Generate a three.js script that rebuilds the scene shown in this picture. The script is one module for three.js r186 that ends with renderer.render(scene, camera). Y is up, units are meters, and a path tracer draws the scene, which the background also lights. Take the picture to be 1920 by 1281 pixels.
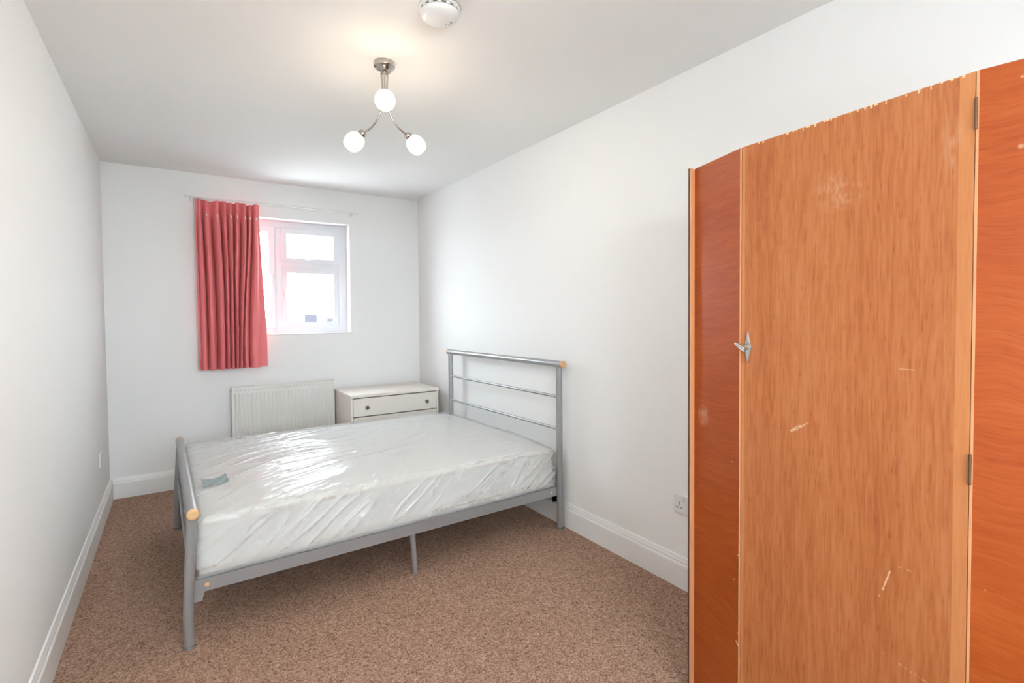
import * as THREE from 'three';
import { RoundedBoxGeometry } from 'three/addons/geometries/RoundedBoxGeometry.js';
import { mergeGeometries, mergeVertices } from 'three/addons/utils/BufferGeometryUtils.js';

// ---------------------------------------------------------------- camera, sky, exposure
const scene = new THREE.Scene();
const renderer = new THREE.WebGLRenderer();
renderer.toneMapping = THREE.LinearToneMapping;
renderer.toneMappingExposure = 1.27;
renderer.shadowMap.enabled = true;

const FOCAL = 955.17, YAW = 0.5929, PITCH = -0.02931, ROLL = -0.00852;
const camera = new THREE.PerspectiveCamera(2 * Math.atan(640.5 / FOCAL) * 180 / Math.PI, 1920 / 1281, 0.05, 500);
{
  const f = new THREE.Vector3(Math.sin(YAW) * Math.cos(PITCH), Math.sin(PITCH), -Math.cos(YAW) * Math.cos(PITCH));
  const r0 = new THREE.Vector3(Math.cos(YAW), 0, Math.sin(YAW)), u0 = new THREE.Vector3().crossVectors(r0, f);
  const r = r0.clone().multiplyScalar(Math.cos(ROLL)).addScaledVector(u0, Math.sin(ROLL));
  const u = u0.clone().multiplyScalar(Math.cos(ROLL)).addScaledVector(r0, -Math.sin(ROLL));
  camera.quaternion.setFromRotationMatrix(new THREE.Matrix4().makeBasis(r, u, f.clone().negate()));
  camera.position.set(0.4084, 1.2908, 4.6267);
  camera.setViewOffset(1920, 1281, -11.05, 20.6, 1920, 1281);
}
// overcast daylight, the same in every direction
scene.background = new THREE.Color().setRGB(0.83, 0.93, 1.0);
scene.backgroundIntensity = 21;
// each ceiling bulb: most of its light leaves through the open end of the shade, the rest glows through the frosted glass
const BULB = 0.42, GLOW = 0.07;
const BULB_COLOR = new THREE.Color().setRGB(1.0, 0.965, 0.91), GLOW_COLOR = new THREE.Color().setRGB(1.0, 0.80, 0.58);

// ---------------------------------------------------------------- helpers
function rng(seed) { let s = seed >>> 0; return () => { s = (s + 0x6D2B79F5) | 0; let t = Math.imul(s ^ (s >>> 15), 1 | s); t = (t + Math.imul(t ^ (t >>> 7), 61 | t)) ^ t; return ((t ^ (t >>> 14)) >>> 0) / 4294967296; }; }
function hash2(x, y, s) { let h = Math.imul(x | 0, 374761393) ^ Math.imul(y | 0, 668265263) ^ Math.imul(s | 0, 2147483647 - 1013); h = Math.imul(h ^ (h >>> 13), 1274126177); h ^= h >>> 16; return (h >>> 0) / 4294967296; }
function noise(x, y, s = 0, px = 0, py = 0) {          // value noise 0..1, wraps at px, py when given
  const i = Math.floor(x), j = Math.floor(y); let u = x - i, v = y - j; u = u * u * (3 - 2 * u); v = v * v * (3 - 2 * v);
  const m = (a, b) => hash2(px ? ((a % px) + px) % px : a, py ? ((b % py) + py) % py : b, s);
  return (m(i, j) * (1 - u) + m(i + 1, j) * u) * (1 - v) + (m(i, j + 1) * (1 - u) + m(i + 1, j + 1) * u) * v;
}
const smooth = (a, b, x) => { const t = Math.min(1, Math.max(0, (x - a) / (b - a))); return t * t * (3 - 2 * t); };
const lerp = (a, b, t) => a + (b - a) * t;
const toS = (c) => 255 * (c <= 0.0031308 ? 12.92 * c : 1.055 * Math.pow(Math.min(1, c), 1 / 2.4) - 0.055);

function dataTexture(w, h, fn, srgb = true) {
  const d = new Uint8Array(w * h * 4);
  for (let y = 0; y < h; y++) for (let x = 0; x < w; x++) {
    const c = fn(x, y), k = (y * w + x) * 4;
    for (let n = 0; n < 3; n++) d[k + n] = Math.max(0, Math.min(255, Math.round(c[n])));
    d[k + 3] = 255;
  }
  const t = new THREE.DataTexture(d, w, h);
  t.wrapS = t.wrapT = THREE.RepeatWrapping; t.magFilter = THREE.LinearFilter; t.minFilter = THREE.LinearMipmapLinearFilter; t.generateMipmaps = true;
  if (srgb) t.colorSpace = THREE.SRGBColorSpace;
  t.needsUpdate = true;
  return t;
}
const std = (rgb, roughness = 0.6, extra = {}) => new THREE.MeshStandardMaterial({ color: new THREE.Color().setRGB(...rgb), roughness, ...extra });
const phys = (rgb, roughness = 0.5, extra = {}) => new THREE.MeshPhysicalMaterial({ color: new THREE.Color().setRGB(...rgb), roughness, ...extra });

function metricUV(g) {                                 // uv in metres, by the way each face points
  g = g.index ? g.toNonIndexed() : g; g.computeVertexNormals();
  const p = g.attributes.position, n = g.attributes.normal, uv = new Float32Array(p.count * 2);
  for (let i = 0; i < p.count; i++) {
    const ax = Math.abs(n.getX(i)), ay = Math.abs(n.getY(i)), az = Math.abs(n.getZ(i));
    const [a, b] = ay > ax && ay > az ? [p.getX(i), p.getZ(i)] : ax > az ? [p.getZ(i), p.getY(i)] : [p.getX(i), p.getY(i)];
    uv[2 * i] = a; uv[2 * i + 1] = b;
  }
  g.setAttribute('uv', new THREE.BufferAttribute(uv, 2));
  return g;
}
const box = (x0, x1, y0, y1, z0, z1, r = 0) => {
  const g = r ? new RoundedBoxGeometry(x1 - x0, y1 - y0, z1 - z0, 2, r) : new THREE.BoxGeometry(x1 - x0, y1 - y0, z1 - z0);
  g.translate((x0 + x1) / 2, (y0 + y1) / 2, (z0 + z1) / 2); return g;
};
const tube = (pts, r, seg = 24, rad = 14) => new THREE.TubeGeometry(new THREE.CatmullRomCurve3(pts.map((q) => new THREE.Vector3(...q)), false, 'centripetal'), seg, r, rad, false);
const rod = (a, b, r, rad = 18, r2 = r) => {
  const A = new THREE.Vector3(...a), B = new THREE.Vector3(...b), g = new THREE.CylinderGeometry(r2, r, A.distanceTo(B), rad);
  g.applyQuaternion(new THREE.Quaternion().setFromUnitVectors(new THREE.Vector3(0, 1, 0), B.clone().sub(A).normalize()));
  return g.translate((a[0] + b[0]) / 2, (a[1] + b[1]) / 2, (a[2] + b[2]) / 2);
};
const merged = (list) => mergeGeometries(list.map((g) => { const q = g.index ? g.toNonIndexed() : g; for (const k of Object.keys(q.attributes)) if (!['position', 'normal', 'uv'].includes(k)) q.deleteAttribute(k); return q; }));
function mesh(name, geometry, material, parent = scene) {
  const m = new THREE.Mesh(geometry, material); m.name = name; m.castShadow = m.receiveShadow = true; parent.add(m); return m;
}
function thing(name, label, category, at = [0, 0, 0], turn = 0, group) {
  const o = new THREE.Group(); o.name = name; o.position.set(...at); o.rotation.y = turn; o.userData = { label, category };
  if (group) o.userData.group = group; scene.add(o); return o;
}
function struct(name, geometry, material, label) {
  const m = mesh(name, geometry, material); m.userData = { kind: 'structure', label }; return m;
}
function structGroup(name, label, at = [0, 0, 0]) {
  const o = new THREE.Group(); o.name = name; o.position.set(...at); o.userData = { kind: 'structure', label }; scene.add(o); return o;
}

// ---------------------------------------------------------------- sizes of the room
const W = 2.372, H = 2.4, LEN = 5.7, T = 0.25;
const WIN = { x0: 0.60, x1: 1.72, y0: 1.147, y1: 2.113 };
const WIN2 = { x0: 0.10, x1: 1.55, y0: 0.90, y1: 2.16 };

// ---------------------------------------------------------------- materials
const M = {
  wall: std([0.89, 0.89, 0.885], 0.75),
  ceiling: std([0.88, 0.875, 0.865], 0.9),
  trim: phys([0.88, 0.88, 0.875], 0.35),
  upvc: phys([0.80, 0.83, 0.87], 0.3),
  glass: phys([0.98, 0.99, 0.99], 0.0, { transmission: 1, thickness: 0, ior: 1.45 }),
  gasket: std([0.30, 0.31, 0.33], 0.7),
  chrome: std([0.50, 0.47, 0.44], 0.14, { metalness: 1 }),
  steel: std([0.62, 0.62, 0.61], 0.3, { metalness: 1 }),
  bedMetal: phys([0.36, 0.365, 0.37], 0.36, { metalness: 0.5 }),
  whitePlastic: phys([0.80, 0.795, 0.79], 0.35),
  footCap: std([0.16, 0.16, 0.16], 0.6),
  dark: std([0.02, 0.02, 0.02], 0.7),
  radiator: phys([0.80, 0.79, 0.755], 0.35),
  chest: phys([0.82, 0.765, 0.705], 0.45),
  knob: phys([0.17, 0.10, 0.06], 0.4),
  beech: phys([0.72, 0.44, 0.22], 0.45),
  hinge: std([0.13, 0.06, 0.025], 0.5, { metalness: 0.3 }),
};

// carpet: loops of wool in several browns, each a few millimetres across
const CARPET_N = 2048, CARPET_M = 2.0;
let carpetBump;
const carpetMap = (() => {
  const N = CARPET_N, cells = 410, cs = N / cells, bump = new Uint8Array(N * N * 4);
  const tones = [[0.57, 0.375, 0.27], [0.48, 0.295, 0.205], [0.40, 0.235, 0.155], [0.29, 0.155, 0.10], [0.19, 0.095, 0.06], [0.66, 0.475, 0.36]];
  const pick = (i, j) => { const h = hash2(i, j, 21) * 0.75 + 0.25 * noise(i / 2.2, j / 2.2, 9); return h < 0.13 ? 4 : h < 0.30 ? 3 : h < 0.55 ? 2 : h < 0.76 ? 1 : h < 0.92 ? 0 : 5; };
  const t = dataTexture(N, N, (x, y) => {
    const ci = Math.floor(x / cs), cj = Math.floor(y / cs); let best = 9, bi = 0, bj = 0;
    for (let a = -1; a <= 1; a++) for (let b = -1; b <= 1; b++) {
      const i = ((ci + a) % cells + cells) % cells, j = ((cj + b) % cells + cells) % cells;
      const dx = x / cs - (ci + a + 0.15 + 0.7 * hash2(i, j, 1)), dy = y / cs - (cj + b + 0.15 + 0.7 * hash2(i, j, 2)), d = dx * dx + dy * dy;
      if (d < best) { best = d; bi = i; bj = j; }
    }
    const c = tones[pick(bi, bj)], k = (y * N + x) * 4, f = 0.86 + 0.28 * hash2(x, y, 8);
    const v = 255 * Math.max(0, 1 - best * 1.1); bump[k] = bump[k + 1] = bump[k + 2] = v; bump[k + 3] = 255;
    return [toS(c[0] * f), toS(c[1] * f), toS(c[2] * f)];
  });
  carpetBump = new THREE.DataTexture(bump, N, N); carpetBump.wrapS = carpetBump.wrapT = THREE.RepeatWrapping; carpetBump.magFilter = THREE.LinearFilter; carpetBump.needsUpdate = true;
  for (const q of [t, carpetBump]) q.repeat.set(1 / CARPET_M, 1 / CARPET_M);
  return t;
})();
M.carpet = std([0.80, 0.80, 0.81], 1.0, { map: carpetMap, bumpMap: carpetBump, bumpScale: 0.003 });

// veneer: pores and figure drawn out along the grain; wear marks are painted afterwards in metres
function veneer(w, h, wm, hm, light, mid, darkC, along, seed, marks, o = {}) {
  const px = w / wm, py = h / hm;
  return dataTexture(w, h, (ix, iy) => {
    const x = ix / px, y = iy / py;                      // metres, y up
    let a = along === 'y' ? x : y, b = along === 'y' ? y : x;
    const bend = o.bend ? o.bend(x, y) : 0;
    a += bend + 0.010 * (noise(b * 3.1, a * 6, seed + 1) - 0.5) + 0.004 * (noise(b * 14, a * 30, seed + 2) - 0.5);
    const broad = noise(a * 14, b * 1.6, seed + 3), fig = noise(a * 95, b * 6, seed + 4), fine = noise(a * 300, b * 22, seed + 5), pore = noise(a * 520, b * 40, seed + 6);
    let t = 0.52 + 0.30 * (broad - 0.5) + 0.26 * (fig - 0.5) + 0.48 * (fine - 0.5);
    t -= pore > 0.70 ? (pore - 0.70) * 1.2 : 0;
    t = Math.max(0, Math.min(1, t));
    const c = t < 0.5 ? darkC.map((v, i) => lerp(v, mid[i], t * 2)) : mid.map((v, i) => lerp(v, light[i], t * 2 - 1));
    if (marks) marks(x, y, c);
    return c.map(toS);
  });
}
const blend = (c, rgb, k) => { for (let i = 0; i < 3; i++) c[i] = lerp(c[i], rgb[i], Math.max(0, Math.min(1, k))); };
const seg = (x, y, ax, ay, bx, by) => { const dx = bx - ax, dy = by - ay, t = Math.max(0, Math.min(1, ((x - ax) * dx + (y - ay) * dy) / (dx * dx + dy * dy))); return Math.hypot(x - ax - dx * t, y - ay - dy * t); };

// ---------------------------------------------------------------- the room
{
  struct('floor', metricUV(box(-T, W + T, -0.2, 0, -T, LEN + T)), M.carpet, 'brown speckled loop pile carpet over the whole floor');
  struct('ceiling', metricUV(box(-T, W + T, H, H + 0.2, -T, LEN + T)), M.ceiling, 'plain white painted ceiling');
  struct('wall_left', metricUV(box(-T, 0, 0, H, -T, LEN + T)), M.wall, 'plain white wall facing the wardrobe');
  struct('wall_right', metricUV(box(W, W + T, 0, H, -T, LEN + T)), M.wall, 'white wall behind the bed head and wardrobe');
  const holed = (win, z) => {
    const s = new THREE.Shape([[0, 0], [W, 0], [W, H], [0, H]].map((q) => new THREE.Vector2(...q)));
    s.holes.push(new THREE.Path([[win.x0, win.y0], [win.x0, win.y1], [win.x1, win.y1], [win.x1, win.y0]].map((q) => new THREE.Vector2(...q))));
    return metricUV(new THREE.ExtrudeGeometry(s, { depth: T, bevelEnabled: false }).translate(0, 0, z));
  };
  struct('wall_back', holed(WIN, -T), M.wall, 'white wall with the small window and red curtain');
  struct('wall_front', holed(WIN2, LEN), M.wall, 'white wall opposite the red curtain');
  // skirting boards with a moulded top
  const prof = [[0, 0], [0.018, 0], [0.018, 0.108], [0.0165, 0.114], [0.0125, 0.118], [0.0125, 0.126], [0.009, 0.136], [0.006, 0.146], [0, 0.148]];
  const skirt = (len) => new THREE.ExtrudeGeometry(new THREE.Shape(prof.map((q) => new THREE.Vector2(...q))), { depth: len, bevelEnabled: false });
  struct('baseboard_left', skirt(LEN), M.trim, 'white moulded skirting board on the plain wall');
  struct('baseboard_right', skirt(LEN).rotateY(Math.PI).translate(W, 0, LEN), M.trim, 'white moulded skirting board behind bed and wardrobe');
  struct('baseboard_back', skirt(W - 0.036).rotateY(-Math.PI / 2).translate(W - 0.018, 0, 0), M.trim, 'white moulded skirting board under the radiator');
  struct('baseboard_front', skirt(W - 0.036).rotateY(Math.PI / 2).translate(0.018, 0, LEN), M.trim, 'white moulded skirting board opposite the radiator');
}

// ---------------------------------------------------------------- windows
function frameRing(x0, x1, y0, y1, b, z0, z1, bev = 0.004) {
  const s = new THREE.Shape([[x0, y0], [x1, y0], [x1, y1], [x0, y1]].map((q) => new THREE.Vector2(...q)));
  const [l, r, d, u] = Array.isArray(b) ? b : [b, b, b, b];
  s.holes.push(new THREE.Path([[x0 + l, y0 + d], [x0 + l, y1 - u], [x1 - r, y1 - u], [x1 - r, y0 + d]].map((q) => new THREE.Vector2(...q))));
  return new THREE.ExtrudeGeometry(s, { depth: z1 - z0 - 2 * bev, bevelEnabled: true, bevelSize: bev, bevelThickness: bev, bevelOffset: -bev, bevelSegments: 2 }).translate(0, 0, z0 + bev);
}
{
  const { x0, x1, y0, y1 } = WIN, zf = -0.128, cx = (x0 + x1) / 2;
  const w = structGroup('window_1', 'white plastic framed window half covered by red curtain', [cx, y0, zf]);
  const L = (g) => g.translate(-cx, -y0, -zf);
  const fr = mesh('window_frame', L(frameRing(x0 - 0.005, x1 + 0.005, y0 - 0.004, y1 + 0.004, [0.065, 0.072, 0.060, 0.062], zf - 0.06, zf)), M.upvc, w);
  mesh('mullion', L(box(1.118, 1.180, y0 + 0.055, y1 - 0.057, zf - 0.058, zf - 0.001, 0.004)), M.upvc, w);
  mesh('transom', L(box(1.178, x1 - 0.066, 1.716, 1.768, zf - 0.058, zf - 0.002, 0.004)), M.upvc, w);
  mesh('window_sill', L(box(x0 + 0.001, x1 - 0.001, y0 - 0.002, y0 + 0.010, zf - 0.01, 0.004, 0.003)), M.trim, w);
  // opening lights with their glass
  const light = (a, b, c, d, border, proud) => {
    const s = mesh('sash', L(frameRing(a, b, c, d, border, zf - 0.050, zf + proud)), M.upvc, w);
    mesh('pane', L(box(a + border - 0.006, b - border + 0.006, c + border - 0.006, d - border + 0.006, zf - 0.032, zf - 0.026)), M.glass, s);
    mesh('gasket', L(frameRing(a + border - 0.003, b - border + 0.003, c + border - 0.003, d - border + 0.003, 0.006, zf - 0.026, zf - 0.014, 0.001)), M.gasket, s);
    return s;
  };
  light(x0 + 0.058, 1.126, y0 + 0.050, y1 - 0.052, 0.050, 0.014);
  const fan = light(1.174, x1 - 0.062, 1.758, y1 - 0.056, 0.048, 0.014);
  light(1.176, x1 - 0.064, y0 + 0.052, 1.722, 0.046, -0.006);
  mesh('handle', L(merged([box(1.355, 1.475, 1.773, 1.785, zf + 0.026, zf + 0.036, 0.004), box(1.405, 1.437, 1.770, 1.800, zf + 0.010, zf + 0.030, 0.006)])), M.whitePlastic, fan);
  mesh('handle', L(merged([box(1.092, 1.112, 1.585, 1.655, zf + 0.012, zf + 0.024, 0.005), box(1.094, 1.110, 1.50, 1.64, zf + 0.034, zf + 0.046, 0.005), rod([1.102, 1.635, zf + 0.02], [1.102, 1.635, zf + 0.04], 0.008)])), M.whitePlastic, w);
  mesh('handle', L(merged([box(1.186, 1.206, 1.475, 1.530, zf - 0.008, zf + 0.006, 0.005), box(1.190, 1.203, 1.42, 1.52, zf + 0.012, zf + 0.022, 0.004), rod([1.196, 1.512, zf], [1.196, 1.512, zf + 0.016], 0.007)])), M.whitePlastic, w);
}
{
  const { x0, x1, y0, y1 } = WIN2, zf = LEN + 0.13, cx = (x0 + x1) / 2;
  const w = structGroup('window_2', 'white plastic framed window opposite the red curtain', [cx, y0, zf]);
  const L = (g) => g.translate(-cx, -y0, -zf);
  mesh('window_frame', L(frameRing(x0 - 0.004, x1 + 0.004, y0 - 0.004, y1 + 0.004, 0.065, zf, zf + 0.06)), M.upvc, w);
  for (const x of [cx]) mesh('mullion', L(box(x - 0.03, x + 0.03, y0 + 0.058, y1 - 0.058, zf + 0.002, zf + 0.058, 0.004)), M.upvc, w);
  mesh('window_sill', L(box(x0 + 0.001, x1 - 0.001, y0 - 0.002, y0 + 0.010, LEN - 0.004, zf + 0.01, 0.003)), M.trim, w);
  for (const [a, b] of [[x0 + 0.058, cx - 0.024], [cx + 0.024, x1 - 0.058]]) {
    const s = mesh('sash', L(frameRing(a, b, y0 + 0.052, y1 - 0.052, 0.046, zf + 0.006, zf + 0.05)), M.upvc, w);
    mesh('pane', L(box(a + 0.04, b - 0.04, y0 + 0.092, y1 - 0.092, zf + 0.026, zf + 0.032)), M.glass, s);
  }
}

// ---------------------------------------------------------------- curtain rod and curtain
{
  const t = thing('curtain_rod', 'thin white curtain rod on brackets above the window', 'curtain rod', [1.135, 2.205, 0.0]);
  mesh('rod', rod([-0.630, 0, 0.075], [0.630, 0, 0.075], 0.006, 12), M.whitePlastic, t);
  for (const x of [-0.60, 0.60]) mesh('bracket', merged([box(x - 0.012, x + 0.012, -0.022, 0.022, 0, 0.006, 0.002), box(x - 0.005, x + 0.005, -0.012, -0.004, 0.004, 0.080, 0.002), box(x - 0.005, x + 0.005, -0.010, 0.010, 0.064, 0.070, 0.002)]), M.whitePlastic, t);
  for (const s of [-1, 1]) mesh('finial', rod([s * 0.628, 0, 0.075], [s * 0.645, 0, 0.075], 0.011, 12, 0.009), M.whitePlastic, t);
}
{
  const topY = 2.188, botY = 0.897, hookY = 2.068;
  const cloth = phys([0.78, 0.20, 0.21], 0.85, { side: THREE.DoubleSide, sheen: 0.35, sheenRoughness: 0.6, sheenColor: new THREE.Color().setRGB(0.9, 0.5, 0.5) });
  // where the crests of the folds hang: at the hooks, and at the hem
  const top = [0.556, 0.582, 0.627, 0.699, 0.748, 0.790, 0.834, 0.889, 0.922, 0.964, 0.990];
  const bot = [0.556, 0.592, 0.646, 0.718, 0.752, 0.785, 0.812, 0.840, 0.872, 0.928, 1.030];
  const crest = [0.020, 0.052, 0.048, 0.054, 0.036, 0.054, 0.044, 0.050, 0.042, 0.046, -0.010];
  const hollow = [0.006, -0.034, -0.056, -0.056, -0.024, -0.054, -0.034, -0.046, -0.030, 0.006];
  const NX = 400, NY = 110, pos = [], uv = [], idx = [];
  const folds = top.length - 1;
  for (let j = 0; j <= NY; j++) {
    const v = j / NY, y0 = lerp(topY, botY, v), down = smooth(0.0, 0.95, v);
    const free = smooth(0.02, 0.16, v), pinch = Math.exp(-Math.pow((y0 - hookY) / 0.05, 2));
    for (let i = 0; i <= NX; i++) {
      const s = i / NX * folds, k = Math.min(folds - 1, Math.floor(s)), f = s - k;
      const sway = (q) => 0.020 * (noise(q * 1.7, v * 2.3, 61) - 0.5) * Math.sin(v * Math.PI) * (q > 0 && q < folds ? 1 : 0);
      const xa = lerp(top[k], bot[k], down) + sway(k), xb = lerp(top[k + 1], bot[k + 1], down) + sway(k + 1);
      const za = crest[k], zb = crest[k + 1], zm = hollow[k], depth = lerp(0.42, 1.0, free) * (0.85 + 0.3 * noise(k * 3.1, v * 3, 62));
      const ridge = f < 0.5 ? za : zb, c = 0.5 + 0.5 * Math.cos(2 * Math.PI * f);
      const mean = (za + zb + 2 * zm) / 4;
      let z = mean + ((zm + (ridge - zm) * Math.pow(c, 0.75)) - mean) * depth;
      let x = lerp(xa, xb, f) + 0.11 * (xb - xa) * Math.sin(2 * Math.PI * f) * free;   // crests broad, hollows narrow
      z += 0.012 * (noise(s * 1.3, v * 6, 64) - 0.5) * free;
      z -= pinch * 0.010 * c;
      const y = y0 + (v === 0 ? 0.006 * Math.sin(s * 2.2) : 0) - (v > 0.97 ? 0.004 * noise(s * 2, 1, 65) : 0);
      pos.push(x, y, z + 0.064); uv.push(i / NX * 1.3, v * 1.3);
      if (i < NX && j < NY) { const a = j * (NX + 1) + i, b = a + NX + 1; idx.push(a, b, a + 1, a + 1, b, b + 1); }
    }
  }
  const bx = 0.79, by = botY;
  const g = new THREE.BufferGeometry(); g.setAttribute('position', new THREE.Float32BufferAttribute(pos, 3)); g.setAttribute('uv', new THREE.Float32BufferAttribute(uv, 2)); g.setIndex(idx); g.computeVertexNormals();
  g.translate(-bx, -by, 0);
  const t = thing('curtain', 'short red pleated curtain drawn across half of the window', 'curtain', [bx, by, 0]);
  mesh('cloth', g, cloth, t);
  [0.627, 0.699, 0.790, 0.834, 0.889, 0.922, 0.964].forEach((x, i) => {
    const h = rod([0, -0.004, 0], [0, 0.010, 0.004], 0.0045, 10, 0.0035), z = 0.110 - (i === 5 ? 0.006 : 0);
    const m = mesh('hook', merged([h, tube([[0, 0, -0.002], [0, 0.012, -0.016], [0, 0.06, -0.034], [0, 0.110, -0.034], [0, 0.122, -0.030]], 0.0012, 14, 6)]), M.whitePlastic, t);
    m.position.set(x - bx, hookY - by, z);
  });
}

// ---------------------------------------------------------------- radiator
{
  const x0 = 0.766, x1 = 1.540, yb = 0.150, yt = 0.748, zf = 0.098, Wd = x1 - x0, Ht = yt - yb, cx = (x0 + x1) / 2;
  const t = thing('radiator', 'white fluted panel radiator under the window', 'radiator', [cx, yb, 0]);
  const n = 25, pitch = (Wd - 0.03) / n, NX = n * 12, rows = [];
  for (let k = 0; k <= 10; k++) rows.push(k * 0.004);
  for (let k = 1; k <= 24; k++) rows.push(0.04 + (Ht - 0.12) * k / 24);
  for (let k = 1; k <= 26; k++) rows.push(Ht - 0.08 + 0.08 * k / 26);
  const pos = [], idx = [], cols = [-Wd / 2]; for (let i = 0; i <= NX; i++) cols.push(-Wd / 2 + 0.015 + (Wd - 0.03) * i / NX); cols.push(Wd / 2);
  const nc = cols.length;
  rows.forEach((y, j) => cols.forEach((x, i) => {
    const s = ((x + Wd / 2 - 0.015) / pitch) % 1, inside = i > 0 && i < nc - 1;
    const flute = inside ? smooth(0.12, 0.30, s) * (1 - smooth(0.70, 0.88, s)) : 0;
    const mask = smooth(0.018, 0.05, y) * (1 - smooth(Ht - 0.062, Ht - 0.040, y));
    const dx = (s - 0.5) * pitch, dy = y - (Ht - 0.030), dim = inside ? Math.exp(-(dx * dx * 1.1 + dy * dy) / (2 * 0.0042 * 0.0042)) : 0;
    const round = Math.min(1, y / 0.006) * Math.min(1, (Ht - y) / 0.006);
    pos.push(x, y, zf - 0.004 + 0.004 * Math.sqrt(Math.max(0, round)) + 0.0055 * flute * mask - 0.006 * dim);
    if (i < nc - 1 && j < rows.length - 1) { const a = j * nc + i, b = a + nc; idx.push(a, a + 1, b, a + 1, b + 1, b); }
  }));
  const g = new THREE.BufferGeometry(); g.setAttribute('position', new THREE.Float32BufferAttribute(pos, 3)); g.setIndex(idx); g.computeVertexNormals();
  mesh('front_panel', g, M.radiator, t);
  mesh('back_panel', box(-Wd / 2 + 0.002, Wd / 2 - 0.002, 0.004, Ht - 0.004, 0.045, 0.062), M.radiator, t);
  for (const s of [-1, 1]) mesh('side_cover', box(s * Wd / 2 - 0.003, s * Wd / 2 + 0.003, 0.006, Ht - 0.002, 0.048, 0.096, 0.002), M.radiator, t);
  const top = mesh('top_grille', frameRing(-Wd / 2, Wd / 2, 0.046, 0.098, 0.006, -0.004, 0.004, 0.001).rotateX(Math.PI / 2).translate(0, Ht - 0.004, 0), M.radiator, t);
  for (let k = 1; k < 30; k++) mesh('grille_bar', box(-Wd / 2 + Wd * k / 30 - 0.004, -Wd / 2 + Wd * k / 30 + 0.004, Ht - 0.006, Ht - 0.002, 0.05, 0.094), M.radiator, top);
  for (const s of [-1, 1]) {
    mesh('bracket', box(s * 0.26 - 0.015, s * 0.26 + 0.015, 0.08, Ht - 0.08, 0.0, 0.047), M.radiator, t);
    mesh('pipe', merged([rod([s * (Wd / 2 - 0.03), -yb, 0.07], [s * (Wd / 2 - 0.03), 0.006, 0.07], 0.0075, 12), rod([s * (Wd / 2 - 0.03), -0.065, 0.07], [s * (Wd / 2 - 0.03), -0.01, 0.07], 0.014, 12)]), M.whitePlastic, t);
  }
  mesh('bleed_valve', rod([-Wd / 2 - 0.008, Ht - 0.028, 0.085], [-Wd / 2 + 0.002, Ht - 0.028, 0.085], 0.007, 10), M.hinge, t);
}

// ---------------------------------------------------------------- chest of drawers
{
  const x0 = 1.553, x1 = 2.312, z0 = 0.055, z1 = 0.545, Hc = 0.667, cx = (x0 + x1) / 2, cz = (z0 + z1) / 2, hw = (x1 - x0) / 2, hd = (z1 - z0) / 2;
  const t = thing('chest_of_drawers', 'low cream painted chest of drawers with brown knobs beside the radiator', 'chest of drawers', [cx, 0, cz]);
  mesh('top', box(-hw - 0.004, hw + 0.004, Hc - 0.026, Hc, -hd, hd + 0.006, 0.005), M.chest, t);
  for (const s of [-1, 1]) mesh('side_panel', box(s * hw - 0.009 - s * 0.009, s * hw + 0.009 - s * 0.009, 0.0, Hc - 0.026, -hd + 0.002, hd - 0.002, 0.002), M.chest, t);
  mesh('back_panel', box(-hw + 0.018, hw - 0.018, 0.04, Hc - 0.027, -hd + 0.004, -hd + 0.010), M.chest, t);
  mesh('plinth', box(-hw + 0.0185, hw - 0.0185, 0, 0.062, hd - 0.04, hd - 0.022), M.chest, t);
  const hs = [[0.489, 0.634], [0.345, 0.482], [0.205, 0.338], [0.066, 0.198]];
  for (const [a, b] of hs) {
    const d = mesh('drawer', merged([box(-hw + 0.0205, hw - 0.0205, a, b, hd - 0.020, hd - 0.0025, 0.003), box(-hw + 0.03, hw - 0.03, a + 0.012, b - 0.03, -hd + 0.03, hd - 0.021)]), M.chest, t);
    for (const x of [1.683, 2.200]) {
      const k = new THREE.LatheGeometry([[0, 0.026], [0.009, 0.0255], [0.0145, 0.022], [0.016, 0.017], [0.013, 0.012], [0.0075, 0.008], [0.0075, 0]].map((q) => new THREE.Vector2(...q)), 20).rotateX(Math.PI / 2);
      mesh('knob', k.translate(x - cx, (a + b) / 2 - 0.004, hd - 0.003), M.knob, d);
    }
  }
}

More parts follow.
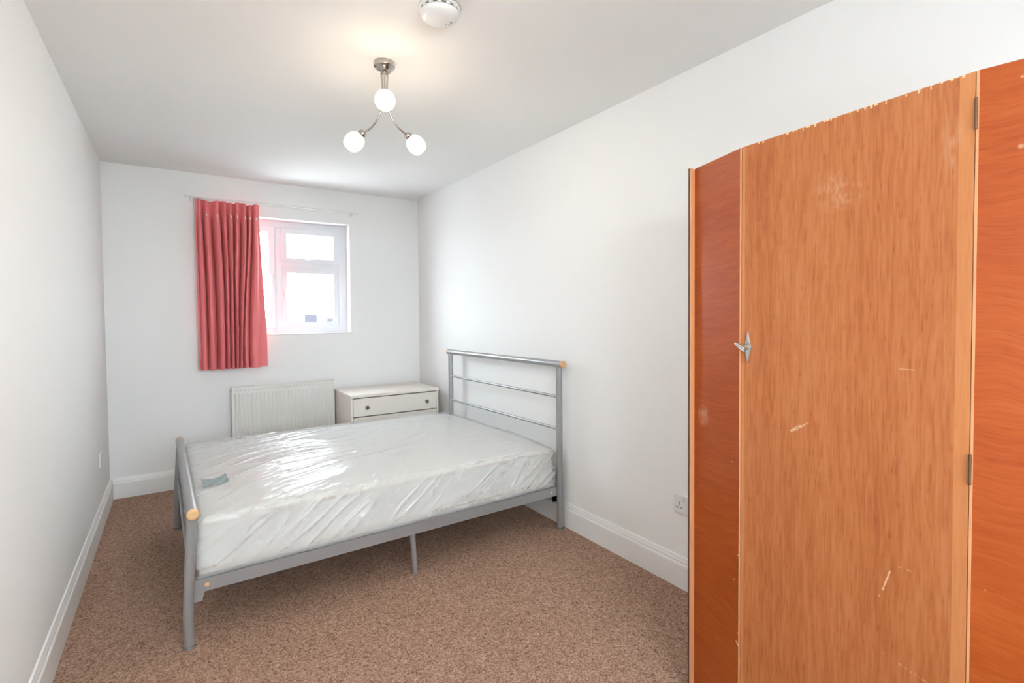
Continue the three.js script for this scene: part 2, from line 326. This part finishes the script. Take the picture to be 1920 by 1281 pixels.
// ---------------------------------------------------------------- bed
const BED = { at: [1.356, 0, 1.560], turn: 0.022, hl: 0.945, hw: 0.695 };
const bedPoint = (x, y, z) => new THREE.Vector3(x, y, z).applyAxisAngle(new THREE.Vector3(0, 1, 0), BED.turn).add(new THREE.Vector3(...BED.at));
{
  const { hl, hw } = BED;
  const t = thing('bed_frame', 'grey tubular metal double bed frame with beech end caps', 'bed', BED.at, BED.turn);
  const post = (pts, r) => tube(pts, r, 30, 18);
  for (const s of [1, -1]) {
    const p = mesh('headboard_post', merged([post([[hl, 0.004, s * hw], [hl, 0.5, s * hw], [hl, 0.985, s * hw]], 0.019)]), M.bedMetal, t);
    mesh('foot_cap', rod([hl, 0, s * hw], [hl, 0.012, s * hw], 0.0205, 18), M.footCap, p);
    const q = mesh('footboard_post', post([[-hl, 0.004, s * hw], [-hl + 0.001, 0.15, s * hw], [-hl + 0.010, 0.33, s * hw], [-hl + 0.022, 0.520, s * hw]], 0.0185), M.bedMetal, t);
    mesh('foot_cap', rod([-hl, 0, s * hw], [-hl, 0.012, s * hw], 0.020, 18), M.footCap, q);
  }
  // top rails with turned wooden ends
  for (const [n, x, y] of [['headboard_rail', hl, 0.998], ['footboard_rail', -hl + 0.022, 0.534]]) {
    const r = mesh(n, rod([x, y, -hw - 0.028], [x, y, hw + 0.028], 0.0195, 24), M.bedMetal, t);
    for (const s of [-1, 1]) {
      const cap = new THREE.LatheGeometry([[0.0195, 0], [0.0215, 0.002], [0.0215, 0.012], [0.018, 0.017], [0.010, 0.018], [0.008, 0.0165], [0, 0.0165]].map((q) => new THREE.Vector2(...q)), 24);
      mesh('end_cap', cap.rotateX(s * Math.PI / 2).translate(x, y, s * (hw + 0.028)), M.beech, r).userData.label = 'beech wood end cap';
    }
  }
  for (const y of [0.800, 0.605]) mesh('headboard_bar', rod([hl, y, -hw], [hl, y, hw], 0.0085, 12), M.bedMetal, t);
  for (const y of [0.30, 0.42]) mesh('footboard_bar', rod([-hl + 0.008 + (y - 0.3) * 0.06, y, -hw], [-hl + 0.008 + (y - 0.3) * 0.06, y, hw], 0.0075, 12), M.bedMetal, t);
  // side rails: an angle section, hooked and bolted to the posts
  const sec = new THREE.Shape([[-0.004, 0.204], [0.0, 0.204], [0.0, 0.256], [-0.032, 0.256], [-0.032, 0.252], [-0.004, 0.252]].map((q) => new THREE.Vector2(...q)));
  for (const s of [1, -1]) {
    const z = hw - 0.004, r = mesh('side_rail', new THREE.ExtrudeGeometry(sec, { depth: 2 * hl - 0.03, bevelEnabled: false }).rotateY(-Math.PI / 2).scale(1, 1, s * 1).translate(hl - 0.015, 0, s * z), M.bedMetal, t);
    for (const e of [-1, 1]) {
      const tri = new THREE.Shape([[0, 0.21], [0.046, 0.21], [0.034, 0.168], [0, 0.168]].map((q) => new THREE.Vector2(...q)));
      mesh('rail_bracket', new THREE.ExtrudeGeometry(tri, { depth: 0.005, bevelEnabled: false }).scale(-e, 1, 1).translate(e * (hl - 0.013), 0, s * (z - 0.006) - 0.0025), M.bedMetal, r);
      mesh('bolt', rod([e * (hl - 0.065), 0.231, s * (z - 0.002)], [e * (hl - 0.065), 0.231, s * (z + 0.004)], 0.0085, 14), e < 0 ? M.beech : M.steel, r);
    }
    mesh('support_leg', merged([rod([0.012, 0.0, s * (z - 0.014)], [0.0, 0.206, s * (z - 0.014)], 0.011, 14, 0.0145)]), M.bedMetal, t);
  }
  mesh('end_rail', box(-hl + 0.014, -hl + 0.020, 0.205, 0.255, -hw, hw), M.bedMetal, t);
  mesh('end_rail', box(hl - 0.006, hl, 0.205, 0.255, -hw, hw), M.bedMetal, t);
  mesh('centre_rail', box(-hl + 0.02, hl - 0.006, 0.205, 0.240, -0.02, 0.02), M.bedMetal, t);
  for (const x of [-0.45, 0.45]) mesh('support_leg', rod([x, 0, 0], [x, 0.206, 0], 0.014, 14), M.bedMetal, t);
  for (let k = 0; k < 14; k++) { const x = lerp(-hl + 0.1, hl - 0.1, k / 13); mesh('slat', box(x - 0.03, x + 0.03, 0.2425, 0.2515, -hw + 0.03, hw - 0.03), M.beech, t); }
}

// ---------------------------------------------------------------- mattress in its plastic bag
{
  const hl = 0.908, hw = 0.682, yb = 0.2575, th = 0.255;
  // a rounded block: soft edges, a crowned top, the near edge slack
  const crown = (x, z) => {
    const u = x / hl, v = z / hw;
    return 0.012 * (1 - u * u * u * u) * (1 - v * v) - 0.022 * smooth(0.60, 1.0, v) * (1 - 0.35 * u * u) - 0.012 * smooth(0.7, 1, Math.abs(u)) + 0.006 * (noise(u * 3 + 9, v * 2.5 + 4, 71) - 0.5);
  };
  const block = (nx, ny, nz, grow, extra) => {
    const g0 = new THREE.BoxGeometry(2, 2, 2, nx, ny, nz); g0.deleteAttribute('uv'); g0.deleteAttribute('normal');
    const g = mergeVertices(g0, 1e-5), p = g.attributes.position;
    for (let i = 0; i < p.count; i++) {
      const a = p.getX(i), b = p.getY(i), c = p.getZ(i), R = lerp(0.018, 0.034, smooth(-0.4, 0.4, b));
      // denser rows towards the edges, then pull corners round
      const X = hl + grow, Y = th / 2 + grow, Z = hw + grow, q = new THREE.Vector3(a * X, b * Y, c * Z);
      const inner = new THREE.Vector3(Math.max(-X + R, Math.min(X - R, q.x)), Math.max(-Y + R, Math.min(Y - R, q.y)), Math.max(-Z + R, Math.min(Z - R, q.z)));
      const d = q.clone().sub(inner), len = d.length();
      const n = len > 1e-6 ? d.clone().multiplyScalar(1 / len) : new THREE.Vector3(0, Math.sign(b), 0);
      const m = Math.max(Math.abs(d.x), Math.abs(d.y), Math.abs(d.z));
      if (len > 1e-6) q.copy(inner).addScaledVector(n, m);
      const up = smooth(-0.2, 1, b);
      q.y += crown(q.x, q.z) * smooth(-0.3, 0.9, b);
      if (extra) extra(q, n, up);
      p.setXYZ(i, q.x, q.y + th / 2, q.z);
    }
    g.computeVertexNormals();
    const uv = new Float32Array(p.count * 2);
    for (let i = 0; i < p.count; i++) { uv[2 * i] = p.getX(i) + 0.3 * p.getY(i); uv[2 * i + 1] = p.getZ(i) + p.getY(i); }
    g.setAttribute('uv', new THREE.BufferAttribute(uv, 2));
    return g;
  };
  const at = bedPoint(0.004, yb, -0.004), t = thing('mattress', 'white double mattress still wrapped in crinkled clear plastic', 'mattress', [at.x, at.y, at.z], BED.turn);
  const damask = dataTexture(512, 512, (x, y) => {
    const f = noise(x / 32, y / 32, 91, 16, 16), s = Math.sin(x * Math.PI / 32 + 4 * f) * Math.sin(y * Math.PI / 32 + 3 * f), k = s > 0.25 ? 1 : 0.955;
    return [toS(0.80 * k), toS(0.785 * k), toS(0.755 * k)];
  });
  damask.repeat.set(2, 2);
  mesh('ticking', block(90, 16, 64, 0, null), std([1, 1, 1], 0.85, { map: damask }), t);
  for (const [y, out] of [[th - 0.022, 0.0025], [0.030, 0.0005]]) {
    const pts = [], R = 0.034, X = hl + out, Z = hw + out;
    for (let k = 0; k < 240; k++) {
      const a = k / 240 * 2 * Math.PI, c = Math.cos(a), q = Math.sin(a), m = Math.max(Math.abs(c) / X, Math.abs(q) / Z);
      let x = c / m, z = q / m; const ix = Math.max(-X + R, Math.min(X - R, x)), iz = Math.max(-Z + R, Math.min(Z - R, z)), dx = x - ix, dz = z - iz, len = Math.hypot(dx, dz), mm = Math.max(Math.abs(dx), Math.abs(dz));
      if (len > 1e-6) { x = ix + dx / len * mm; z = iz + dz / len * mm; }
      pts.push(new THREE.Vector3(x, y + crown(x, z) * (y > 0.1 ? 0.85 : 0), z));
    }
    mesh('piping', new THREE.TubeGeometry(new THREE.CatmullRomCurve3(pts, true), 360, 0.0055, 8, true), std([0.66, 0.60, 0.52], 0.8), t);
  }
  // the bag: long soft creases over the top, slanting drapes down the sides
  const ridged = (a) => { const r = 1 - Math.abs(2 * a - 1); return r * r * r; }, sparse = (a, k) => Math.pow(1 - Math.abs(2 * a - 1), 9) * k;
  const bag = block(330, 44, 230, 0.010, (q, n, up) => {
    const side = 1 - Math.abs(n.y), x = q.x, z = q.z, y = q.y;
    const wx = x + 0.10 * (noise(x * 3, z * 3, 81) - 0.5), wz = z + 0.16 * (noise(x * 2.2, z * 2.2, 82) - 0.5);
    const dir = wz * 0.93 + wx * 0.37, alo = wx * 0.93 - wz * 0.37;
    const patch = smooth(0.35, 0.75, noise(x * 2.3 + 5, z * 3.1, 86));
    let h = 0.0035 * ridged(noise(dir * 9, alo * 1.6, 83)) + sparse(noise(dir * 17, alo * 2.6, 84), 0.0060) + sparse(noise(dir * 38 + 7, alo * 7, 85), 0.0034) * (0.3 + 0.7 * patch) + 0.0012 * noise(dir * 55, alo * 24, 95) * patch;
    h *= lerp(1.15, 0.65, smooth(-0.3, 0.5, x));
    const lenw = Math.abs(n.z) > 0.5 ? x : z, sdir = y * 0.8 - lenw * 0.62, sal = lenw * 0.8 + y * 0.6;
    const hs = 0.012 * noise(sdir * 5, sal * 1.6, 87) + sparse(noise(sdir * 8, sal * 1.5, 88), 0.014) + sparse(noise(sdir * 19 + 3, sal * 3.2, 89), 0.008) + sparse(noise(sdir * 34 + 9, sal * 6, 96), 0.0035);
    const d = lerp(h, hs * smooth(-0.125, -0.05, y) + 0.001, smooth(0.35, 0.85, side));
    q.addScaledVector(n, n.y < -0.5 ? 0.0 : d * lerp(1, 1.05, smooth(0.35, 0.85, side)));
    if (q.y < -th / 2) q.y = -th / 2;
  });
  mesh('plastic_bag', bag, phys([0.93, 0.935, 0.94], 0.15, { transmission: 0.76, thickness: 0, ior: 1.45, specularIntensity: 0.55, side: THREE.DoubleSide }), t).userData.label = 'crinkled clear polythene bag';
  // printed paper label showing through the bag near the foot end
  const tagTex = dataTexture(128, 192, (x, y) => {
    const u = x / 128, v = y / 192, arch = Math.hypot((u - 0.5) * 1.0, (v - 1.12) * 1.25);
    const c = [0.10, 0.27, 0.30]; blend(c, [0.20, 0.38, 0.40], 0.5 * noise(u * 6, v * 6, 5));
    if (arch < 0.46) blend(c, [0.78, 0.77, 0.80], 1); if (arch < 0.20) blend(c, [0.62, 0.48, 0.44], 0.8);
    return c.map(toS);
  });
  const lg = new THREE.PlaneGeometry(0.105, 0.150, 10, 14).rotateX(-Math.PI / 2), lp = lg.attributes.position;
  const lx = 0.545 - at.x, lz = 1.80 - at.z;
  for (let i = 0; i < lp.count; i++) { const x = lp.getX(i) + lx, z = lp.getZ(i) + lz; lp.setXYZ(i, x, th + crown(x, z) + 0.0085, z); }
  lg.computeVertexNormals();
  mesh('paper_label', lg, std([1, 1, 1], 0.6, { map: tagTex, side: THREE.DoubleSide }), t).userData.label = 'teal and white paper label under the plastic';
}

// ---------------------------------------------------------------- wardrobe
{
  const Hw = 1.770, B = 0.018, D = 0.520;
  const t = thing('wardrobe', 'tall orange-brown veneered wardrobe with bowed front and worn door', 'wardrobe', [1.759, 0, 4.0235], -(Math.PI / 2 + 0.0644));
  const y0 = 0.030, dh = Hw - y0, dw = 0.528;
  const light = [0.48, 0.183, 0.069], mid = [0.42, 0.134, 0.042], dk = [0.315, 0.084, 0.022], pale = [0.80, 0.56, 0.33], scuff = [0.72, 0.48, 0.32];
  const chips = []; const r = rng(77);
  for (let k = 0; k < 46; k++) { const c = Math.pow(r(), 0.8); chips.push([c * dw, 0.002 + 0.010 * r() * r(), 0.0012 + 0.005 * r() * r()]); }
  const doorMap = veneer(640, 1984, dw, dh, light, mid, dk, 'y', 200, (x, y, c) => {
    const Y = y + y0;                                                  // height above the floor
    if (x < 0.010 || x > dw - 0.026) blend(c, [0.63, 0.265, 0.10], 0.45); // lippings
    if (Y > Hw - 0.016) for (const [cx, ch, cw] of chips) if (Math.abs(x - cx) < cw * (0.5 + 0.8 * noise(Y * 900, cx * 90, 3)) && Y > Hw - ch) blend(c, pale, 0.9);
    const s1 = seg(x, Y, 0.152, 0.977, 0.198, 1.006), s2 = seg(x, Y, 0.388, 0.698, 0.374, 0.650), s3 = seg(x, Y, 0.402, 1.164, 0.431, 1.164), s4 = seg(x, Y, 0.382, 0.717, 0.440, 0.716), s5 = seg(x, Y, 0.376, 0.502, 0.460, 0.485);
    const tp = (x - 0.152) / 0.046;
    blend(c, scuff, 0.75 * (1 - smooth(0.0005 + 0.003 * Math.max(0, 1 - Math.abs(tp - 0.35) * 1.5), 0.002 + 0.007 * Math.max(0, 1 - Math.abs(tp - 0.35)), s1 + 0.004 * noise(x * 400, Y * 400, 31))) * smooth(0.15, 0.7, noise(x * 260, Y * 160, 11)));
    blend(c, [0.80, 0.58, 0.38], 0.75 * (1 - smooth(0.0010, 0.0030, s2 + 0.0012 * noise(x * 300, Y * 300, 32))));
    blend(c, scuff, 0.5 * (1 - smooth(0.0004, 0.0014, s3)));
    blend(c, scuff, 0.45 * (1 - smooth(0.0005, 0.0016, s4)) * smooth(0.3, 0.8, noise(x * 120, Y * 60, 12)));
    blend(c, scuff, 0.40 * (1 - smooth(0.0006, 0.0036, s5)) * smooth(0.3, 0.9, noise(x * 220, Y * 220, 13)));
    blend(c, scuff, 0.8 * (1 - smooth(0.001, 0.0024, Math.hypot(x - 0.367, Y - 0.632))));
    const sm = Math.hypot((x - 0.270) / 0.080, (Y - 1.590) / 0.065);
    blend(c, [0.74, 0.48, 0.30], 0.40 * (1 - smooth(0.0, 1.0, sm)) * smooth(0.35, 0.95, 0.55 * noise(x * 60, Y * 45, 14) + 0.45 * noise(x * 260, Y * 120, 33)));
    blend(c, [0.74, 0.48, 0.30], 0.28 * (1 - smooth(0.0, 1, Math.hypot((x - 0.49) / 0.03, (Y - 1.63) / 0.09))) * noise(x * 140, Y * 50, 15));
  });
  const wavy = (amp, f, sd) => (x, y) => amp * (noise(x * f, y * 3.2, sd) - 0.5) + amp * 0.5 * (noise(x * f * 2.7, y * 8, sd + 1) - 0.5);
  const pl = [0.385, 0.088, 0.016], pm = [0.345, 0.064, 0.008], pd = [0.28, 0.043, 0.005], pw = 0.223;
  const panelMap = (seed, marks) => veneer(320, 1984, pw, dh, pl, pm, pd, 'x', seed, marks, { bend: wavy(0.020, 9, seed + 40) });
  const leftMap = panelMap(300, (x, y, c) => {
    const Y = y + y0;
    for (const [ax, ay, q] of [[0.190, 0.846, 0.0022], [0.219, 0.574, 0.0030], [0.201, 0.494, 0.0026], [0.219, 0.339, 0.0024]]) blend(c, pale, 0.85 * (1 - smooth(q * 0.6, q, Math.hypot(x - ax, Y - ay))));
    blend(c, pale, 0.85 * (1 - smooth(0.002, 0.0034, seg(x, Y, 0.211, 0.310, 0.221, 0.302))));
    blend(c, scuff, 0.30 * (1 - smooth(0.2, 1, Math.hypot((x - 0.05) / 0.035, (Y - 0.960) / 0.045))) * noise(x * 150, Y * 60, 18) * 1.5);
  });
  const rightMap = panelMap(400, (x, y, c) => {
    const Y = y + y0;
    for (const [ax, ay, q] of [[0.062, 1.736, 0.0040], [0.023, 0.731, 0.0024], [0.062, 1.605, 0.0065]]) blend(c, scuff, 0.4 * (1 - smooth(q * 0.3, q, Math.hypot(x - ax, Y - ay))));
  });
  const polish = { clearcoat: 0.5, clearcoatRoughness: 0.38, specularIntensity: 0.1 };
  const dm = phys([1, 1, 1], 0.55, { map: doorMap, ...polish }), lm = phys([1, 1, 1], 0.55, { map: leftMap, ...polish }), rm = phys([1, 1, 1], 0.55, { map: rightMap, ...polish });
  const lip = phys([0.64, 0.30, 0.14], 0.5), carcase = phys([0.34, 0.085, 0.022], 0.5), edge = phys([0.07, 0.028, 0.014], 0.55);
  // a board whose front face carries the whole map
  const board = (w, h, d) => {
    const g = new RoundedBoxGeometry(w, h, d, 2, 0.0016), p = g.attributes.position, uv = g.attributes.uv;
    for (let i = 0; i < p.count; i++) uv.setXY(i, (p.getX(i) + w / 2) / w, (p.getY(i) + h / 2) / h);
    return g;
  };
  const door = mesh('door', board(dw - 0.0018, dh, B).translate(0, y0 + dh / 2, -B / 2), dm, t);
  const angle = Math.atan2(0.055, 0.216), pl2 = (m, s) => { m.position.set(s * (dw / 2 + 0.108), y0 + dh / 2, -0.0275 - B / 2); m.rotation.y = s * angle; };
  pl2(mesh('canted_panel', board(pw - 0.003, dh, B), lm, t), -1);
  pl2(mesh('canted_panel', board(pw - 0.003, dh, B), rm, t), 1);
  // slim lippings either side of the door
  for (const s of [-1, 1]) mesh('lipping', box(s * (dw / 2 + 0.0026) - 0.0022, s * (dw / 2 + 0.0026) + 0.0022, y0, Hw - 0.001, -B, 0.0006), lip, t);
  // carcase
  for (const s of [-1, 1]) {
    const sp = mesh('side_panel', box(s * 0.487 - 0.003, s * 0.487 + 0.003, 0, Hw, -D, -0.036), edge, t);
    mesh('lipping', box(s * 0.4815 - 0.0025, s * 0.4815 + 0.0025, 0.030, Hw - 0.001, -0.075, -0.0365), lip, sp);
  }
  mesh('back_panel', box(-0.484, 0.484, 0.03, Hw - 0.01, -D, -D + 0.006), carcase, t);
  const plan = new THREE.Shape([[-0.482, 0.074], [-0.262, 0.020], [0.262, 0.020], [0.482, 0.074], [0.482, D - 0.008], [-0.482, D - 0.008]].map((q) => new THREE.Vector2(...q)));
  const slab = (h) => new THREE.ExtrudeGeometry(plan, { depth: h, bevelEnabled: false }).rotateX(-Math.PI / 2);
  mesh('top_panel', slab(0.016).translate(0, Hw - 0.020, 0).scale(1, 1, 1), carcase, t);
  mesh('plinth', slab(0.028).translate(0, 0, 0), edge, t);
  // hinges on the right edge of the door
  for (const y of [1.685, 0.970]) mesh('hinge', rod([dw / 2 + 0.001, y - 0.031, 0.0024], [dw / 2 + 0.001, y + 0.031, 0.0024], 0.0026, 12), M.hinge, door);
  mesh('hinge', rod([dw / 2 + 0.001, 0.26, 0.0024], [dw / 2 + 0.001, 0.33, 0.0024], 0.0026, 12), M.hinge, door);
  // handle: a lozenge back plate and a twisted lever
  const lz = new THREE.Shape(); lz.moveTo(0, 0.044); lz.quadraticCurveTo(0.005, 0.014, 0.0115, 0); lz.quadraticCurveTo(0.005, -0.014, 0, -0.044); lz.quadraticCurveTo(-0.005, -0.014, -0.0115, 0); lz.quadraticCurveTo(-0.005, 0.014, 0, 0.044);
  const hx = -dw / 2 + 0.025, hy = 1.195;
  const h = mesh('handle', new THREE.ExtrudeGeometry(lz, { depth: 0.003, bevelEnabled: true, bevelSize: 0.001, bevelThickness: 0.0015, bevelSegments: 2 }).translate(hx, hy, 0.001), M.steel, door);
  h.userData.label = 'tarnished chrome latch handle';
  mesh('lever', merged([rod([hx, hy - 0.002, 0.003], [hx, hy - 0.002, 0.026], 0.0065, 14), tube([[hx + 0.006, hy - 0.012, 0.026], [hx - 0.004, hy - 0.005, 0.028], [hx - 0.016, hy + 0.004, 0.027], [hx - 0.026, hy + 0.010, 0.024]], 0.0042, 16, 10), tube([[hx + 0.008, hy - 0.006, 0.028], [hx - 0.004, hy + 0.002, 0.030], [hx - 0.014, hy + 0.008, 0.028]], 0.0032, 14, 10)]), M.steel, h);
}

// ---------------------------------------------------------------- sockets
{
  const t = thing('wall_socket', 'white double plug socket on wall beside the wardrobe', 'socket', [W, 0.352, 3.115], -Math.PI / 2);
  mesh('faceplate', box(-0.073, 0.073, 0, 0.088, 0, 0.010, 0.003), M.whitePlastic, t);
  for (const s of [-1, 1]) {
    for (const [x, y, w, h] of [[0, 0.048, 0.003, 0.009], [-0.011, 0.028, 0.008, 0.0028], [0.011, 0.028, 0.008, 0.0028]]) mesh('pin_slot', box(s * 0.038 + x - w, s * 0.038 + x + w, y - h, y + h, 0.0092, 0.0104), M.gasket, t);
    mesh('switch', box(s * 0.016 - 0.006, s * 0.016 + 0.006, 0.058, 0.076, 0.008, 0.0135, 0.002), M.whitePlastic, t);
  }
  const a = thing('wall_plate', 'small white blank plate low on the wall near radiator corner', 'wall plate', [0, 0.372, 0.545], Math.PI / 2);
  mesh('faceplate', box(-0.043, 0.043, 0, 0.086, 0, 0.011, 0.003), M.whitePlastic, a);
  for (const s of [-1, 1]) mesh('screw', rod([s * 0.030, 0.043, 0.010], [s * 0.030, 0.043, 0.0122], 0.0032, 10), M.steel, a);
}

// ---------------------------------------------------------------- ceiling lamps
{
  const v = new THREE.Vector3(0.3353, 0, -0.9421), w = new THREE.Vector3(0.9421, 0, 0.3353);     // away from the door end, and across
  const t = thing('ceiling_lamp', 'chrome three arm ceiling lamp with glowing glass shades above the bed', 'ceiling lamp', [1.196, H, 2.430], 0, 'ceiling lamps');
  const turned = (pts) => new THREE.LatheGeometry(pts.map((q) => new THREE.Vector2(...q)), 36);
  mesh('canopy', turned([[0, 0], [0.044, 0], [0.046, -0.003], [0.046, -0.016], [0.043, -0.021], [0.034, -0.024], [0.031, -0.034], [0.024, -0.041], [0, -0.042]].reverse()), M.chrome, t);
  const shadeMat = phys([0.9, 0.88, 0.84], 0.35, { emissive: new THREE.Color().setRGB(1.0, 0.94, 0.82), emissiveIntensity: 1.25 });
  const shadeProf = [[0.0, 0.0], [0.017, 0.0], [0.029, 0.006], [0.0375, 0.019], [0.0415, 0.036], [0.0405, 0.054], [0.035, 0.070], [0.027, 0.079], [0.0245, 0.0805], [0.0225, 0.079], [0.012, 0.077], [0, 0.076]];
  const arms = [
    [v.clone().multiplyScalar(0.5).addScaledVector(w, -0.866), [[0.017, -0.036], [0.011, -0.10], [0.013, -0.17], [0.030, -0.226], [0.066, -0.268], [0.104, -0.288]], [0.116, -0.294], [0.80, -0.60]],
    [v.clone().multiplyScalar(0.5).addScaledVector(w, 0.866), [[0.017, -0.036], [0.011, -0.10], [0.013, -0.17], [0.030, -0.224], [0.066, -0.264], [0.104, -0.283]], [0.116, -0.288], [0.80, -0.60]],
    [v.clone().negate(), [[0.017, -0.036], [0.013, -0.075], [0.018, -0.115], [0.040, -0.150], [0.072, -0.174], [0.104, -0.188]], [0.114, -0.192], [0.78, -0.62]],
  ];
  for (const [d, prof, hold, ax] of arms) {
    const at = (r, y) => [d.x * r, y, d.z * r];
    const arm = mesh('arm', tube(prof.map(([r, y]) => at(r, y)), 0.0042, 40, 12), M.chrome, t);
    const axis = new THREE.Vector3(d.x * ax[0], ax[1], d.z * ax[0]).normalize(), q = new THREE.Quaternion().setFromUnitVectors(new THREE.Vector3(0, 1, 0), axis), O = new THREE.Vector3(...at(...hold));
    mesh('lamp_holder', turned([[0, -0.016], [0.008, -0.016], [0.014, -0.012], [0.0185, -0.004], [0.0185, 0.012], [0, 0.012]]).applyQuaternion(q).translate(O.x, O.y, O.z), M.chrome, arm);
    mesh('lamp_shade', turned(shadeProf).applyQuaternion(q).translate(O.x + axis.x * 0.010, O.y + axis.y * 0.010, O.z + axis.z * 0.010), shadeMat, arm).userData.label = 'frosted glass shade';
    const l = new THREE.PointLight(GLOW_COLOR, GLOW, 0, 2); l.position.copy(O).addScaledVector(axis, 0.052); l.castShadow = true; l.shadow.radius = 1.9; l.name = 'glow'; arm.add(l);
    const b = new THREE.SpotLight(BULB_COLOR, BULB, 0, Math.PI * 0.48, 0.9, 2); b.position.copy(O).addScaledVector(axis, 0.062); b.castShadow = true; b.shadow.radius = 1.5; b.name = 'bulb';
    arm.add(b); b.target.position.copy(b.position).add(axis); arm.add(b.target);
  }
  const c = t.clone(); c.name = 'ceiling_lamp_001'; c.position.set(0.95, H, 3.86);
  c.userData = { label: 'chrome three arm ceiling lamp with glowing glass shades between wardrobe and plain wall', category: 'ceiling lamp', group: 'ceiling lamps' };
  scene.add(c);
}

// ---------------------------------------------------------------- smoke alarm
{
  const t = thing('smoke_alarm', 'round white smoke alarm on the ceiling', 'smoke alarm', [1.226, H, 2.927]);
  const lathe = (pts) => new THREE.LatheGeometry(pts.map((q) => new THREE.Vector2(...q)), 48);
  mesh('base', lathe([[0, -0.011], [0.071, -0.011], [0.075, -0.008], [0.075, 0], [0, 0]]), M.whitePlastic, t);
  mesh('vent_slots', lathe([[0, -0.018], [0.066, -0.018], [0.066, -0.010], [0, -0.010]]), M.gasket, t);
  for (let k = 0; k < 14; k++) { const a = k / 14 * 2 * Math.PI; mesh('vent_rib', box(-0.007, 0.007, -0.0182, -0.0105, 0.062, 0.070).rotateY(a), M.whitePlastic, t); }
  const c = mesh('cover', lathe([[0, -0.046], [0.040, -0.045], [0.056, -0.041], [0.066, -0.032], [0.070, -0.022], [0.069, -0.018], [0, -0.018]]), M.whitePlastic, t);
  for (const [x, z, y, r] of [[0.039, 0.012, -0.0446, 0.0042], [0.028, -0.007, -0.0453, 0.0027], [0.039, -0.005, -0.0448, 0.0027]]) mesh('sounder_hole', new THREE.SphereGeometry(r, 12, 8).translate(x, y, z), M.gasket, c);
}

// ---------------------------------------------------------------- outside
{
  struct('ground', box(-120, 120, -3.3, -3.1, -160, 120), std([0.55, 0.54, 0.52], 0.95), 'pale ground far below the window');
  const brick = std([0.022, 0.021, 0.028], 0.9), wallM = std([0.20, 0.17, 0.15], 0.9), tile = std([0.13, 0.12, 0.13], 0.9), pot = std([0.16, 0.10, 0.08], 0.9);
  const house = (name, label, x, z, wid, ridge, ch) => {
    const t = thing(name, label, 'house', [x, -3.1, z], 0, 'houses beyond the window'), e = ridge - 2.2, dep = 7;
    mesh('walls', box(-wid / 2, wid / 2, 0, e, -dep / 2, dep / 2), wallM, t);
    const s = new THREE.Shape([[-dep / 2 - 0.3, e - 0.1], [dep / 2 + 0.3, e - 0.1], [0, ridge]].map((q) => new THREE.Vector2(...q)));
    mesh('roof', new THREE.ExtrudeGeometry(s, { depth: wid, bevelEnabled: false }).rotateY(Math.PI / 2).translate(-wid / 2, 0, 0), tile, t);
    for (const k of [-1, 1]) mesh('window_pane', box(k * wid / 4 - 0.6, k * wid / 4 + 0.6, e - 1.7, e - 0.5, dep / 2, dep / 2 + 0.05), M.gasket, t);
    const c = mesh('chimney', box(ch[0] - ch[1] / 2, ch[0] + ch[1] / 2, ridge - 0.9, ridge + ch[2], -0.4, 0.4), brick, t);
    for (const k of [-0.3, 0, 0.3]) mesh('chimney_pot', rod([ch[0] + k * ch[1], ridge + ch[2], 0], [ch[0] + k * ch[1], ridge + ch[2] + 0.28, 0], 0.12, 10, 0.09), pot, c);
  };
  house('terraced_house', 'distant house with a wide dark chimney beyond the window', 6.0, -38, 9, 4.08, [3.3, 0.90, 0.50]);
  house('terraced_house_001', 'distant house with a narrow low chimney beyond the window', 14.85, -38, 8.6, 4.02, [-4.03, 0.50, 0.30]);
}

scene.traverse((o) => { if (o.isMesh) { o.castShadow = true; o.receiveShadow = true; } });
renderer.render(scene, camera);
